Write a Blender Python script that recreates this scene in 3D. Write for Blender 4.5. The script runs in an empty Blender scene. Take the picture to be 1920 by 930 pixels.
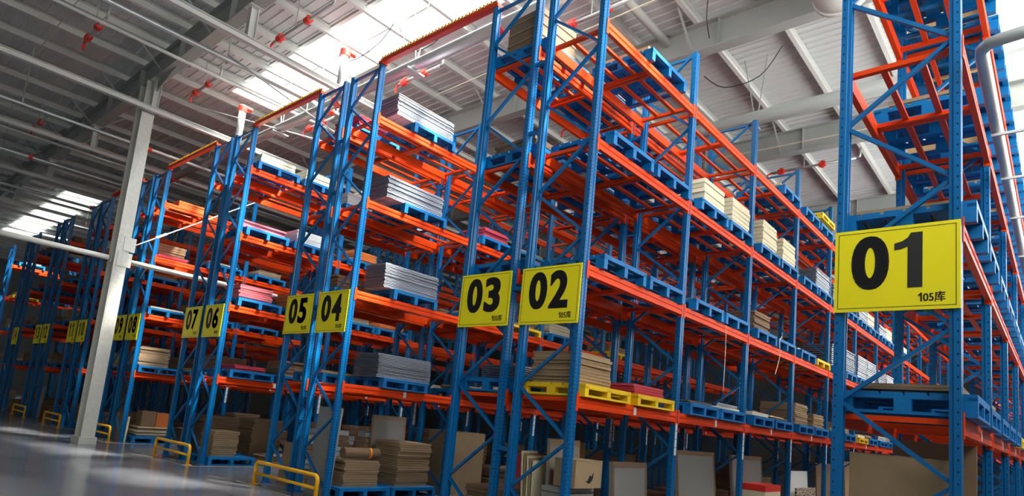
import bpy, math, random
from mathutils import Vector, Matrix

sc = bpy.context.scene
COL = sc.collection
random.seed(7)

# ------------------------------------------------------------------ camera
CAM = Vector((4.6624, -6.5417, 1.649))
YAW, PITCH, ROLL = -0.7351, 0.1384, 0.0986
F_PX, PX, PY, W_PX, H_PX = 1180.25, 946.74, 627.37, 1920.0, 930.0
fw = Vector((math.sin(YAW)*math.cos(PITCH), math.cos(YAW)*math.cos(PITCH), math.sin(PITCH)))
r0 = Vector((math.cos(YAW), -math.sin(YAW), 0)); u0 = r0.cross(fw)
rt = math.cos(ROLL)*r0 + math.sin(ROLL)*u0
up = -math.sin(ROLL)*r0 + math.cos(ROLL)*u0
cd = bpy.data.cameras.new('camera'); cam = bpy.data.objects.new('camera', cd); COL.objects.link(cam)
m = Matrix((rt, up, -fw)).transposed().to_4x4(); m.translation = CAM
cam.matrix_world = m
cd.sensor_fit = 'HORIZONTAL'; cd.sensor_width = 36.0
cd.lens = 36.0*F_PX/W_PX
cd.shift_x = (W_PX/2 - PX)/W_PX
cd.shift_y = -(H_PX/2 - PY)/W_PX
cd.clip_end = 300
sc.camera = cam

# ------------------------------------------------------------------ world, light, exposure
SKY_STRENGTH = 0.08
SKYLIGHT = 4.2
w = bpy.data.worlds.new('world'); sc.world = w; w.use_nodes = True
bg = w.node_tree.nodes['Background']; bg.inputs[0].default_value = (0.86, 0.93, 1.0, 1); bg.inputs[1].default_value = SKY_STRENGTH
sc.view_settings.view_transform = 'Standard'; sc.view_settings.look = 'None'
sc.view_settings.gamma = 1.0; sc.view_settings.use_curve_mapping = False
sc.view_settings.exposure = -0.32
sc.cycles.use_denoising = True
sc.cycles.max_bounces = 8; sc.cycles.diffuse_bounces = 3; sc.cycles.glossy_bounces = 4
sc.cycles.sample_clamp_indirect = 6.0

sun = bpy.data.lights.new('sun', 'SUN'); sun.energy = 85.0; sun.angle = 0.10; sun.color = (1.0, 0.95, 0.86)
so = bpy.data.objects.new('sun', sun); COL.objects.link(so); so.location = (20, 10, 30)
so.rotation_euler = Vector((0.62, 0.30, 1.0)).to_track_quat('Z', 'Y').to_euler()

glow = bpy.data.lights.new('sky_glow', 'SUN'); glow.energy = 150.0; glow.angle = 1.1; glow.color = (0.93, 0.97, 1.0)   # bright sky around the sun
go = bpy.data.objects.new('sky_glow', glow); COL.objects.link(go); go.location = (20, 8, 32)
go.rotation_euler = Vector((0.42, 0.12, 1.0)).to_track_quat('Z', 'Y').to_euler()

# ------------------------------------------------------------------ materials
MATS = {}
def mat(name, col, rough=0.5, metal=0.0, emit=None, noise=0.0, nscale=6.0, bump=0.0, spec=0.5, stretch=None):
    if name in MATS: return MATS[name]
    m = bpy.data.materials.new(name); m.use_nodes = True; nt = m.node_tree; b = nt.nodes['Principled BSDF']
    b.inputs['Base Color'].default_value = (*col, 1); b.inputs['Roughness'].default_value = rough
    b.inputs['Metallic'].default_value = metal; b.inputs['Specular IOR Level'].default_value = spec
    if emit:
        b.inputs['Emission Color'].default_value = (*emit[0], 1); b.inputs['Emission Strength'].default_value = emit[1]
    if noise or bump:
        tc = nt.nodes.new('ShaderNodeTexCoord'); mp = nt.nodes.new('ShaderNodeMapping')
        if stretch: mp.inputs['Scale'].default_value = stretch
        oi = nt.nodes.new('ShaderNodeObjectInfo')
        add = nt.nodes.new('ShaderNodeVectorMath'); add.operation = 'ADD'
        nt.links.new(tc.outputs['Object'], mp.inputs['Vector']); nt.links.new(mp.outputs[0], add.inputs[0])
        sca = nt.nodes.new('ShaderNodeVectorMath'); sca.operation = 'SCALE'; sca.inputs[0].default_value = (37, 17, 53)
        nt.links.new(oi.outputs['Random'], sca.inputs['Scale']); nt.links.new(sca.outputs[0], add.inputs[1])
        n = nt.nodes.new('ShaderNodeTexNoise'); n.inputs['Scale'].default_value = nscale; n.inputs['Detail'].default_value = 5
        nt.links.new(add.outputs[0], n.inputs['Vector'])
        if noise:
            mx = nt.nodes.new('ShaderNodeMix'); mx.data_type = 'RGBA'
            mx.inputs['A'].default_value = (*[c*(1-noise) for c in col], 1)
            mx.inputs['B'].default_value = (*[min(1, c*(1+noise)) for c in col], 1)
            nt.links.new(n.outputs[0], mx.inputs['Factor']); nt.links.new(mx.outputs['Result'], b.inputs['Base Color'])
        if bump:
            bp = nt.nodes.new('ShaderNodeBump'); bp.inputs['Strength'].default_value = bump; bp.inputs['Distance'].default_value = 0.02
            nt.links.new(n.outputs[0], bp.inputs['Height']); nt.links.new(bp.outputs[0], b.inputs['Normal'])
    MATS[name] = m; return m

BLUE = (0.0, 0.125, 0.345)
M_BRACE = mat('blue_paint', BLUE, 0.34, spec=0.35, noise=0.12, nscale=3)
M_ORANGE = mat('orange_paint', (0.80, 0.055, 0.0), 0.45, noise=0.12, nscale=2.5, spec=0.25)
M_PALLET = mat('blue_plastic', (0.0, 0.155, 0.42), 0.5, spec=0.3, noise=0.15)
M_YPALLET = mat('yellow_plastic', (0.85, 0.55, 0.005), 0.5, noise=0.12)
M_YPAINT = mat('yellow_paint', (0.92, 0.45, 0.0), 0.38, noise=0.06)
M_SIGN = mat('sign_yellow', (0.93, 0.80, 0.0), 0.45, noise=0.05, nscale=4)
M_BLACK = mat('sign_black', (0.012, 0.013, 0.012), 0.5)
M_KRAFT = mat('kraft_board', (0.33, 0.225, 0.125), 0.9, noise=0.22, nscale=3)
M_KRAFTD = mat('brown_board', (0.21, 0.13, 0.075), 0.9, noise=0.25, nscale=3)
M_CREAM = mat('cream_board', (0.70, 0.62, 0.42), 0.85, noise=0.10, nscale=3)
M_GREY = mat('grey_corrugated', (0.58, 0.62, 0.66), 0.7, noise=0.12, nscale=3)
M_GREYD = mat('slate_corrugated', (0.40, 0.44, 0.49), 0.7, noise=0.15, nscale=3)
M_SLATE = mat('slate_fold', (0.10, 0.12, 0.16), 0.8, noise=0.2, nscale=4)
M_RED = mat('red_board', (0.46, 0.035, 0.06), 0.75, noise=0.2, nscale=3)
M_PINK = mat('pink_board', (0.62, 0.14, 0.16), 0.75, noise=0.2, nscale=3)
M_PANEL = mat('grey_panel', (0.25, 0.245, 0.225), 0.6, noise=0.08, nscale=2)
M_PLANKW = mat('pale_timber', (0.62, 0.40, 0.18), 0.75, noise=0.25, nscale=4, stretch=(1, 8, 8))
M_WHITEP = mat('white_paper', (0.75, 0.75, 0.72), 0.7)
M_STEEL = mat('galvanised_pipe', (0.52, 0.54, 0.54), 0.38, metal=0.6, noise=0.15, nscale=2)
M_GPAINT = mat('grey_painted_steel', (0.36, 0.38, 0.365), 0.5, noise=0.12, nscale=1.2)
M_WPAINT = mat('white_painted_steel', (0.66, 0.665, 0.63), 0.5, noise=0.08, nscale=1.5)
M_COLUMN = mat('fireproof_coat', (0.66, 0.65, 0.585), 0.8, noise=0.10, nscale=10, bump=0.5)
M_COUPL = mat('red_coupling', (0.75, 0.03, 0.012), 0.4)
M_ROOF = mat('roof_sheet', (0.64, 0.65, 0.65), 0.5, noise=0.08, nscale=0.8)
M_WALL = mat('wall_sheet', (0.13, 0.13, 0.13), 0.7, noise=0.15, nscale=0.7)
M_STRAP = mat('orange_strap', (0.95, 0.25, 0.0), 0.5)
M_ORBOX = mat('orange_board', (0.62, 0.16, 0.03), 0.8, noise=0.15)
M_SKY = mat('skylight_sheet', (0.9, 0.95, 0.95), 0.5, emit=((0.76, 0.97, 1.0), SKYLIGHT))
M_SKYR = mat('skylight_edge_sheet', (0.9, 0.92, 0.85), 0.5, emit=((1.0, 1.0, 0.93), SKYLIGHT*1.2))
M_SKYF = mat('skylight_front_sheet', (0.9, 0.95, 0.95), 0.5, emit=((0.92, 0.97, 1.0), 2.6))
M_WIN = mat('window_daylight', (0.9, 0.95, 0.95), 0.5, emit=((0.98, 1.0, 0.98), 8.5))  # glow of the added, unseen side wall band
M_FAR = mat('far_window', (0.9, 0.95, 0.95), 0.5, emit=((0.95, 1.0, 1.0), 2.6))
def clear_pane(m, clear):
    # polycarbonate sheet: glows with the sky and lets part of the direct sun through
    nt = m.node_tree; b = nt.nodes['Principled BSDF']; out = [n for n in nt.nodes if n.type == 'OUTPUT_MATERIAL'][0]
    tr = nt.nodes.new('ShaderNodeBsdfTransparent'); mx = nt.nodes.new('ShaderNodeMixShader'); mx.inputs[0].default_value = clear
    nt.links.new(b.outputs[0], mx.inputs[1]); nt.links.new(tr.outputs[0], mx.inputs[2]); nt.links.new(mx.outputs[0], out.inputs['Surface'])
clear_pane(M_SKY, 0.6); clear_pane(M_SKYR, 0.2)
M_BLACKC = mat('black_cable', (0.02, 0.02, 0.02), 0.5)
M_FLOORLINE = mat('floor_yellow_paint', (0.55, 0.47, 0.22), 0.4, noise=0.3, nscale=8)

def upright_mat():
    m = bpy.data.materials.new('blue_perforated_post'); m.use_nodes = True; nt = m.node_tree; b = nt.nodes['Principled BSDF']
    b.inputs['Roughness'].default_value = 0.3; b.inputs['Specular IOR Level'].default_value = 0.35
    N = nt.nodes.new; L = nt.links.new
    tc = N('ShaderNodeTexCoord'); s = N('ShaderNodeSeparateXYZ'); L(tc.outputs['Object'], s.inputs[0])
    def M(op, a, b_=None):
        n = N('ShaderNodeMath'); n.operation = op
        for i, v in ((0, a), (1, b_)):
            if v is None: continue
            if isinstance(v, (int, float)): n.inputs[i].default_value = v
            else: L(v, n.inputs[i])
        return n.outputs[0]
    ax = M('ABSOLUTE', s.outputs[0]); ay = M('ABSOLUTE', s.outputs[1])
    def line(x0, y0, rad):
        dx = M('SUBTRACT', ax, x0); dy = M('SUBTRACT', ay, y0)
        return M('LESS_THAN', M('ADD', M('MULTIPLY', dx, dx), M('MULTIPLY', dy, dy)), rad*rad)
    z1 = M('LESS_THAN', M('FRACT', M('DIVIDE', s.outputs[2], 0.05)), 0.5)
    z2 = M('LESS_THAN', M('FRACT', M('DIVIDE', s.outputs[2], 0.10)), 0.18)
    holes = M('MAXIMUM', M('MULTIPLY', line(0.0, 0.041, 0.009), z1), M('MULTIPLY', line(0.024, 0.06, 0.007), z2))
    mx = N('ShaderNodeMix'); mx.data_type = 'RGBA'
    mx.inputs['A'].default_value = (*BLUE, 1); mx.inputs['B'].default_value = (0.004, 0.012, 0.04, 1)
    L(holes, mx.inputs['Factor']); L(mx.outputs['Result'], b.inputs['Base Color'])
    return m
M_POST = upright_mat()
def print_mat():
    m = bpy.data.materials.new('floral_print'); m.use_nodes = True; nt = m.node_tree; b = nt.nodes['Principled BSDF']
    tc = nt.nodes.new('ShaderNodeTexCoord'); wv = nt.nodes.new('ShaderNodeTexWave'); wv.wave_type = 'RINGS'
    wv.inputs['Scale'].default_value = 5; wv.inputs['Distortion'].default_value = 9; wv.inputs['Detail Scale'].default_value = 2.2
    cr = nt.nodes.new('ShaderNodeValToRGB'); cr.color_ramp.interpolation = 'CONSTANT'
    cr.color_ramp.elements[0].color = (0.12, 0.05, 0.03, 1); cr.color_ramp.elements[1].color = (0.55, 0.47, 0.36, 1); cr.color_ramp.elements[1].position = 0.45
    nt.links.new(tc.outputs['Object'], wv.inputs['Vector']); nt.links.new(wv.outputs['Fac'], cr.inputs[0]); nt.links.new(cr.outputs[0], b.inputs['Base Color'])
    b.inputs['Roughness'].default_value = 0.8
    return m
M_PRINT = print_mat()

def floor_mat():
    m = bpy.data.materials.new('polished_concrete'); m.use_nodes = True; nt = m.node_tree; b = nt.nodes['Principled BSDF']
    N = nt.nodes.new; L = nt.links.new
    tc = N('ShaderNodeTexCoord')
    n1 = N('ShaderNodeTexNoise'); n1.inputs['Scale'].default_value = 0.55; n1.inputs['Detail'].default_value = 6; n1.inputs['Distortion'].default_value = 0.4
    n2 = N('ShaderNodeTexNoise'); n2.inputs['Scale'].default_value = 5; n2.inputs['Detail'].default_value = 4
    L(tc.outputs['Object'], n1.inputs['Vector']); L(tc.outputs['Object'], n2.inputs['Vector'])
    cr = N('ShaderNodeValToRGB'); cr.color_ramp.elements[0].color = (0.085, 0.095, 0.115, 1); cr.color_ramp.elements[1].color = (0.20, 0.205, 0.22, 1)
    cr.color_ramp.elements[0].position = 0.3; cr.color_ramp.elements[1].position = 0.7
    L(n1.outputs[0], cr.inputs[0]); L(cr.outputs[0], b.inputs['Base Color'])
    rr = N('ShaderNodeMapRange'); rr.inputs['To Min'].default_value = 0.09; rr.inputs['To Max'].default_value = 0.27
    L(n1.outputs[0], rr.inputs['Value']); L(rr.outputs[0], b.inputs['Roughness'])
    bp = N('ShaderNodeBump'); bp.inputs['Strength'].default_value = 0.06; bp.inputs['Distance'].default_value = 0.01
    L(n2.outputs[0], bp.inputs['Height']); L(bp.outputs[0], b.inputs['Normal'])
    return m
M_FLOOR = floor_mat()

# ------------------------------------------------------------------ mesh helpers
class MB:
    def __init__(s): s.v = []; s.f = []
    def box(s, x0, y0, z0, x1, y1, z1):
        i = len(s.v)
        s.v += [(x0,y0,z0),(x1,y0,z0),(x1,y1,z0),(x0,y1,z0),(x0,y0,z1),(x1,y0,z1),(x1,y1,z1),(x0,y1,z1)]
        s.f += [(i,i+3,i+2,i+1),(i+4,i+5,i+6,i+7),(i,i+1,i+5,i+4),(i+1,i+2,i+6,i+5),(i+2,i+3,i+7,i+6),(i+3,i,i+4,i+7)]
        return s
    def prism(s, prof, a, b, axis):
        # prof: ccw list of 2D points; axis 'x','y','z'
        n = len(prof); i = len(s.v)
        def P(p, t):
            if axis == 'z': return (p[0], p[1], t)
            if axis == 'y': return (p[0], t, p[1])
            return (t, p[0], p[1])
        s.v += [P(p, a) for p in prof] + [P(p, b) for p in prof]
        for k in range(n):
            k2 = (k+1) % n
            s.f.append((i+k, i+k2, i+n+k2, i+n+k))
        s.f.append(tuple(i+k for k in reversed(range(n)))); s.f.append(tuple(i+n+k for k in range(n)))
        return s
    def bar(s, p, q, wx, wy):
        # rectangular bar between two points
        p = Vector(p); q = Vector(q); d = (q-p).normalized()
        a = d.cross(Vector((0,1,0))) if abs(d.y) < 0.9 else d.cross(Vector((1,0,0)))
        a.normalize(); b = d.cross(a)
        i = len(s.v)
        for e in (p, q):
            for sa, sb in ((-1,-1),(1,-1),(1,1),(-1,1)): s.v.append(tuple(e + a*(sa*wx/2) + b*(sb*wy/2)))
        s.f += [(i,i+3,i+2,i+1),(i+4,i+5,i+6,i+7),(i,i+1,i+5,i+4),(i+1,i+2,i+6,i+5),(i+2,i+3,i+7,i+6),(i+3,i,i+4,i+7)]
        return s
    def tube(s, pts, r, n=10):
        pts = [Vector(p) for p in pts]; base = len(s.v); ref = None
        for k, p in enumerate(pts):
            if k == 0: d = pts[1]-pts[0]
            elif k == len(pts)-1: d = pts[-1]-pts[-2]
            else: d = (pts[k+1]-p).normalized() + (p-pts[k-1]).normalized()
            d.normalize()
            if ref is None:
                ref = d.cross(Vector((0.31,0.22,0.92)) if abs(d.z) < 0.9 else Vector((1,0,0)))
            a = (ref - d*ref.dot(d)).normalized(); ref = a; b = d.cross(a)
            for j in range(n):
                t = 2*math.pi*j/n
                s.v.append(tuple(p + a*(math.cos(t)*r) + b*(math.sin(t)*r)))
        for k in range(len(pts)-1):
            for j in range(n):
                j2 = (j+1) % n
                s.f.append((base+k*n+j, base+k*n+j2, base+(k+1)*n+j2, base+(k+1)*n+j))
        s.f.append(tuple(base+j for j in reversed(range(n)))); e = base+(len(pts)-1)*n
        s.f.append(tuple(e+j for j in range(n)))
        return s
    def mesh(s, name, material, smooth=False):
        me = bpy.data.meshes.new(name); me.from_pydata(s.v, [], s.f); me.materials.append(material)
        if smooth:
            me.polygons.foreach_set('use_smooth', [len(p.vertices) == 4 for p in me.polygons])
        me.update(); return me

def ob(name, me, parent=None, loc=(0,0,0), rot=None, scale=None):
    o = bpy.data.objects.new(name, me); COL.objects.link(o); o.location = loc
    if rot: o.rotation_euler = rot
    if scale: o.scale = scale
    if parent is not None: o.parent = parent
    return o
def tag(o, label, cat, group=None):
    o['label'] = label; o['category'] = cat
    if group: o['group'] = group
    return o
def thing(name, label, cat, loc=(0,0,0), rot=None, group=None):
    o = ob(name, None, None, loc, rot); o.empty_display_size = 0.2
    return tag(o, label, cat, group)
def struct(name, me, label=None):
    o = ob(name, me); o['kind'] = 'structure'
    if label: o['label'] = label; o['category'] = label.split()[-1]
    return o
CACHE = {}
def cached(key, fn):
    if key not in CACHE: CACHE[key] = fn()
    return CACHE[key]
NUM = ['zero','one','two','three','four','five','six','seven','eight','nine','ten','eleven','twelve','thirteen','fourteen','fifteen','sixteen']
ORD = ['zeroth','first','second','third','fourth','fifth','sixth','seventh','eighth','ninth','tenth','eleventh','twelfth','thirteenth','fourteenth','fifteenth']

# ------------------------------------------------------------------ layout numbers (metres)
D, GAP, AISLE = 1.0, 0.2045, 2.9916
PITCHX = 2*D + GAP + AISLE
B, HR = 2.8345, 8.32
LV = [0.0, 2.075, 3.815, 5.58, 7.294]
DX = {3: 0.08, 4: -0.22, 5: -0.15, 6: 0.1, 7: 0.0, 8: 0.0, 2: 0.02, 1: 0.0}
def rowx(n):
    if n == 1: return 3.002, 4.002
    k = n//2
    r = -(k-1)*PITCHX + DX[k]
    if n % 2: r -= D + GAP
    return r-D, r
BAYS = {1:14, 2:14, 3:10, 4:7, 5:6, 6:6, 7:5, 8:5, 9:4, 10:4, 11:4, 12:4, 13:4, 14:4, 15:3, 16:3}

# ------------------------------------------------------------------ shell: floor, walls, roof
X0, X1, Y0, Y1, ZR = -62.0, 7.2, -16.0, 48.0, 11.35
struct('floor', MB().box(X0, Y0, -0.2, X1, Y1, 0).mesh('floor', M_FLOOR), 'polished grey concrete warehouse floor')
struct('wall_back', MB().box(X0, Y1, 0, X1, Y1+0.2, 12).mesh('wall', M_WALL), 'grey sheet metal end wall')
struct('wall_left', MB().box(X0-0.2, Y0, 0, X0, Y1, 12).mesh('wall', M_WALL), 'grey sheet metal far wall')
struct('wall_front', MB().box(X0, Y0-0.2, 0, X1, Y0, 12).mesh('wall', M_WPAINT), 'pale sheet metal front wall')
struct('wall_right', MB().box(X1, Y0, 0, X1+0.2, Y1, 12).mesh('wall', M_WPAINT), 'white sheet metal side wall')

roof = bpy.data.objects.new('ceiling', None); COL.objects.link(roof); roof['kind'] = 'structure'
roof['label'] = 'white ribbed metal roof with rafters and purlins'; roof['category'] = 'ceiling'
SK1 = (1.2, 2.95)                      # skylight strip across the roof
SKR = (3.55, 5.4)                      # skylight strip along the side wall
STRIPS = [(-15.2, 3.0, 1.2, 2.95), (-50.0, -33.5, 1.2, 2.95), (-46.0, 3.0, -11.0, -9.25)]
def rib_profile(wy):
    return [(0,0),(wy,0),(wy,0.02),(0,0.02)]
def roof_sheet(x0, x1, y0, y1):
    mb = MB(); mb.box(x0, y0, ZR, x1, y1, ZR+0.03)
    n = max(1, round((y1-y0)/0.24)); st = (y1-y0)/n
    for k in range(n):
        y = y0 + (k+0.5)*st
        mb.prism([(y-0.028, ZR+0.001), (y-0.016, ZR-0.03), (y+0.016, ZR-0.03), (y+0.028, ZR+0.001)], x0, x1, 'x')
    return mb.mesh('roof_sheet', M_ROOF)
def roof_cells():
    ys = sorted({Y0, Y1, 1.2, 2.95, -11.0, -9.25, 6.0, 32.0})
    for a, b_ in zip(ys[:-1], ys[1:]):
        segs = [(X0, X1)]
        holes = [(h[0], h[1]) for h in STRIPS if h[2] <= a+1e-6 and h[3] >= b_-1e-6]
        if 6.0-1e-6 <= a and b_ <= 32.0+1e-6: holes.append((3.55, 5.3))
        for h in holes:
            ns = []
            for s in segs:
                if h[1] <= s[0] or h[0] >= s[1]: ns.append(s); continue
                if h[0] > s[0]: ns.append((s[0], h[0]))
                if h[1] < s[1]: ns.append((h[1], s[1]))
            segs = ns
        for s in segs:
            n = max(1, round((b_-a)/1.9)); st = (b_-a)/n
            for k in range(n):
                ob('roof_sheet', roof_sheet(s[0], s[1], a+k*st, a+(k+1)*st+0.004), roof)
roof_cells()
# purlins (Y direction) and rafters (X direction)
def purlin_mesh():
    mb = MB()
    mb.prism([(-0.05,0),(0.05,0),(0.05,0.006),(-0.044,0.006),(-0.044,0.214),(0.05,0.214),(0.05,0.22),(-0.05,0.22)][::-1], Y0, Y1, 'y')
    return mb.mesh('purlin', M_WPAINT)
pm = purlin_mesh()
px = -61.0
while px < 7:
    ob('purlin', pm, roof, (px-0.55, 0, ZR-0.25)); px += 1.58
def rafter_mesh(depth, wfl=0.3):
    mb = MB()
    h = wfl/2
    mb.prism([(-h,0),(h,0),(h,0.02),(0.008,0.02),(0.008,depth-0.02),(h,depth-0.02),(h,depth),(-h,depth),(-h,depth-0.02),(-0.008,depth-0.02),(-0.008,0.02),(-h,0.02)], X0, X1, 'x')
    for x in range(int(X0)+1, int(X1), 3):
        mb.box(x, -h+0.01, 0.02, x+0.012, -0.008, depth-0.02); mb.box(x, 0.008, 0.02, x+0.012, h-0.01, depth-0.02)
    return mb.mesh('rafter', M_GPAINT)
rm = rafter_mesh(0.7)
for y in (-14.5, -7.8, -1.0, 5.9, 12.0, 18.5, 25.0, 31.5, 38.0, 44.5):
    ob('rafter', rm, roof, (0, y, 10.4))
# haunch plates where rafters meet the column line
hm = MB().prism([(-1.9, 0.0), (0.0, -0.5), (1.9, 0.0)], -0.012, 0.012, 'y').mesh('haunch_plate', M_GPAINT)
for x in (-15.24, -33.0): ob('haunch_plate', hm, roof, (x, -1.0, 10.41))
# knee braces between rafter bottom flange and purlins
km = MB().bar((0,0,0),(0,-0.85,0.72),0.04,0.04).bar((0,0,0),(0,0.85,0.72),0.04,0.04).mesh('fly_brace', M_GPAINT)
for y in (-1.0, 5.9, 12.0):
    for x in [-30.06+1.58*2*k for k in range(12)]: ob('fly_brace', km, roof, (x, y, 10.42))

def skylight(idx, x0, x1, y0, y1, material, label, along):
    o = bpy.data.objects.new('window_%d' % idx, None); COL.objects.link(o); o['kind'] = 'structure'
    o['label'] = label; o['category'] = 'skylight'
    span = (x1-x0) if along == 'x' else (y1-y0)
    n = max(1, round(span/1.58)); st = span/n
    for k in range(n):
        a, b_ = k*st+0.02, (k+1)*st-0.02
        if along == 'x': ob('pane', MB().box(x0+a, y0+0.03, ZR+0.04, x0+b_, y1-0.03, ZR+0.06).mesh('pane', material), o)
        else: ob('pane', MB().box(x0+0.03, y0+a, ZR+0.04, x1-0.03, y0+b_, ZR+0.06).mesh('pane', material), o)
    mb = MB()
    for (xa, xb, ya, yb) in ((x0-0.06,x1+0.06,y0-0.06,y0+0.04),(x0-0.06,x1+0.06,y1-0.04,y1+0.06),(x0-0.06,x0+0.04,y0+0.04,y1-0.04),(x1-0.04,x1+0.06,y0+0.04,y1-0.04)):
        mb.box(xa, ya, ZR-0.06, xb, yb, ZR+0.09)
    ob('skylight_frame', mb.mesh('skylight_frame', M_WPAINT), o)
    # thin glazing bars
    mb = MB()
    if along == 'x':
        mb.box(x0, (y0+y1)/2-0.02, ZR+0.0, x1, (y0+y1)/2+0.02, ZR+0.04)
    else:
        for k in range(1, n): mb.box(x0, y0+k*st-0.03, ZR, x1, y0+k*st+0.03, ZR+0.04)
    ob('glazing_bar', mb.mesh('glazing_bar', M_WPAINT), o)
skylight(1, *STRIPS[0], M_SKY, 'bright skylight strip crossing the roof above racks 03 to 07', 'x')
skylight(2, *STRIPS[1], M_SKY, 'bright skylight strip at the far end above racks 13 and 14', 'x')
skylight(3, *STRIPS[2], M_SKYF, 'skylight strip over the cross aisle in front of the racks', 'x')
skylight(4, 3.55, 5.3, 6.0, 32.0, M_SKYR, 'bright roof light strip beside rack 01', 'y')

# added window band, out of view, to light the rack sides from the right
wn = bpy.data.objects.new('window_5', None); COL.objects.link(wn); wn['kind'] = 'structure'
wn['label'] = 'daylight window band in the side wall beside rack one'; wn['category'] = 'window'
for k in range(10):
    y = -8 + 4.2*k
    ob('pane', MB().box(X1-.03, y, 5.2, X1-.01, y+3.9, 9.6).mesh('pane', M_WIN), wn)
    ob('window_frame', MB().box(X1-.05, y-.15, 5.1, X1-.01, y-.0, 9.7).mesh('window_frame', M_WPAINT), wn)

# ------------------------------------------------------------------ racks
LEFT_P = [(-x, y) for x, y in []]
PROF = [(-.09,-.045),(-.062,-.045),(-.055,-.06),(0,-.06),(0,-.022),(-.010,-.016),(-.010,.016),(0,.022),(0,.06),(-.055,.06),(-.062,.045),(-.09,.045),(-.09,.03),(-.08,.03),(-.08,-.03),(-.09,-.03)]
def post_mesh(side):
    mb = MB()
    prof = PROF if side > 0 else [(-x, y) for x, y in PROF][::-1]
    mb.prism(prof, 0.01, HR, 'z')
    if side > 0: mb.box(-.12, -.08, 0, .02, .08, .012)
    else: mb.box(-.02, -.08, 0, .12, .08, .012)
    return mb.mesh('upright', M_POST)
POST_R, POST_L = post_mesh(1), post_mesh(-1)
ZN = [0.12 + 0.685*n for n in range(13)]
def brace_mesh(dx, dz):
    L = math.hypot(dx, dz)
    mb = MB()
    mb.prism([(-.022,-.018),(.022,-.018),(.022,.018),(.016,.018),(.016,-.012),(-.016,-.012),(-.016,.018),(-.022,.018)], 0, L, 'x')
    mb.box(0.01, -.024, -.02, 0.04, .024, .02); mb.box(L-.04, -.024, -.02, L-.01, .024, .02)
    return mb.mesh('brace', M_BRACE)
BR_D = brace_mesh(0.90, 0.685); BR_H = brace_mesh(0.88, 0)
ANG = math.atan2(0.685, 0.90)
def beam_mesh(side, L):
    h = 0.15
    p = [(-.05,-h),(0.008,-h),(0.008,-h+.045),(0.0,-h+.055),(0.0,-h+.075),(0.010,-h+.085),(0.010,-.03),(0.004,-.022),(0.004,0),(-.05,0)]
    if side < 0: p = [(-x, z) for x, z in p][::-1]
    mb = MB(); mb.prism(p, 0.062, L-0.062, 'y')
    s = side
    for y in (0.0, L):
        e = 1 if y == 0 else -1
        ya, yb = sorted((y+e*0.061, y+e*0.067)); xa, xb = sorted((-s*0.06, s*0.012))
        mb.box(xa, ya, -h-.035, xb, yb, .045)
        ya, yb = sorted((y+e*0.020, y+e*0.061)); xa, xb = sorted((s*0.002, s*0.010))
        mb.box(xa, ya, -h-.035, xb, yb, .045)
    return mb.mesh('beam', M_ORANGE)
BEAM_R, BEAM_L = beam_mesh(1, B), beam_mesh(-1, B)
CROSS = MB().prism([(-.03,-.05),(.03,-.05),(.03,0),(.024,0),(.024,-.044),(-.024,-.044),(-.024,0),(-.03,0)], 0.052, D-0.052, 'x').mesh('cross_bar', M_ORANGE)
DECK = MB().prism([(-.03,-.035),(.03,-.035),(.03,0),(-.03,0)], 0.0, 1.24, 'y').mesh('deck_bar', M_ORANGE)
SPACER = MB().bar((0.002,0,0),(GAP-0.024,0,0),.05,.05).mesh('row_spacer', M_BRACE)
LOCTAG = MB().box(-.001,0,0,.004,.075,.11).mesh('location_tag', M_WHITEP)
FTAG = MB().box(-.001,0,0,.003,.06,.12).mesh('location_tag', M_WHITEP)
RACKS = {}
def build_rack(n):
    xl, xr = rowx(n); nb = BAYS[n]
    r = thing('pallet_rack', 'long blue and orange pallet rack row whose end sign reads %s' % NUM[n] if n < 15 else '%s unsigned rack row beyond the one signed fourteen' % ORD[n-14], 'rack', (xl, 0, 0), group='pallet rack rows')
    RACKS[n] = r
    for k in range(nb+1):
        y = k*B + 0.06
        ob('upright', POST_L, r, (0.0, y, 0)); pr = ob('upright', POST_R, r, (D, y, 0))
        fulld = k < 9
        for i in range(12):
            a, b_ = ZN[i], ZN[i+1]
            if not fulld and i % 1: continue
            if i % 2 == 0: ob('brace', BR_D, r, (0.05, y, b_), (0, ANG, 0))     # from left-high to right-low
            else: ob('brace', BR_D, r, (0.05, y, a), (0, -ANG, 0))              # from left-low to right-high
        ob('brace', BR_H, r, (0.06, y, HR-0.06))
        if n % 2 and n > 1:
            for z in (1.3, 3.55, 5.9, 7.0): ob('row_spacer', SPACER, r, (D, y, z))
        if k < 6 and n in (2, 4, 6, 8, 3, 5):
            for z in (1.42, 1.55, 1.68, 1.81):
                if k > 0: ob('location_tag', FTAG, pr, (.001, -.03, z-0.02))
    b1 = None
    for k in range(nb):
        y = k*B + 0.06
        for li in (1, 2, 3, 4):
            z = LV[li]
            br = ob('beam', BEAM_R, r, (D, y, z)); b1 = br if li == 1 else b1; ob('beam', BEAM_L, r, (0, y, z))
            far = (n > 4 and k > 2)
            if far: continue
            for yy in ((0.12, 1.40, B-0.12) if n > 4 else (0.12, 1.38, 1.46, B-0.12)): ob('cross_bar', CROSS, r, (0, y+yy, z-.02))
            if li > 1 and not (n > 4 and k > 1):
                for xx in (0.34, 0.66):
                    ob('deck_bar', DECK, r, (xx, y+0.14, z-.005)); ob('deck_bar', DECK, r, (xx, y+1.48, z-.005))
        if k < 6: ob('location_tag', LOCTAG, b1, (.010, 1.45, -.135))
for n in sorted(BAYS): build_rack(n)

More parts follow.
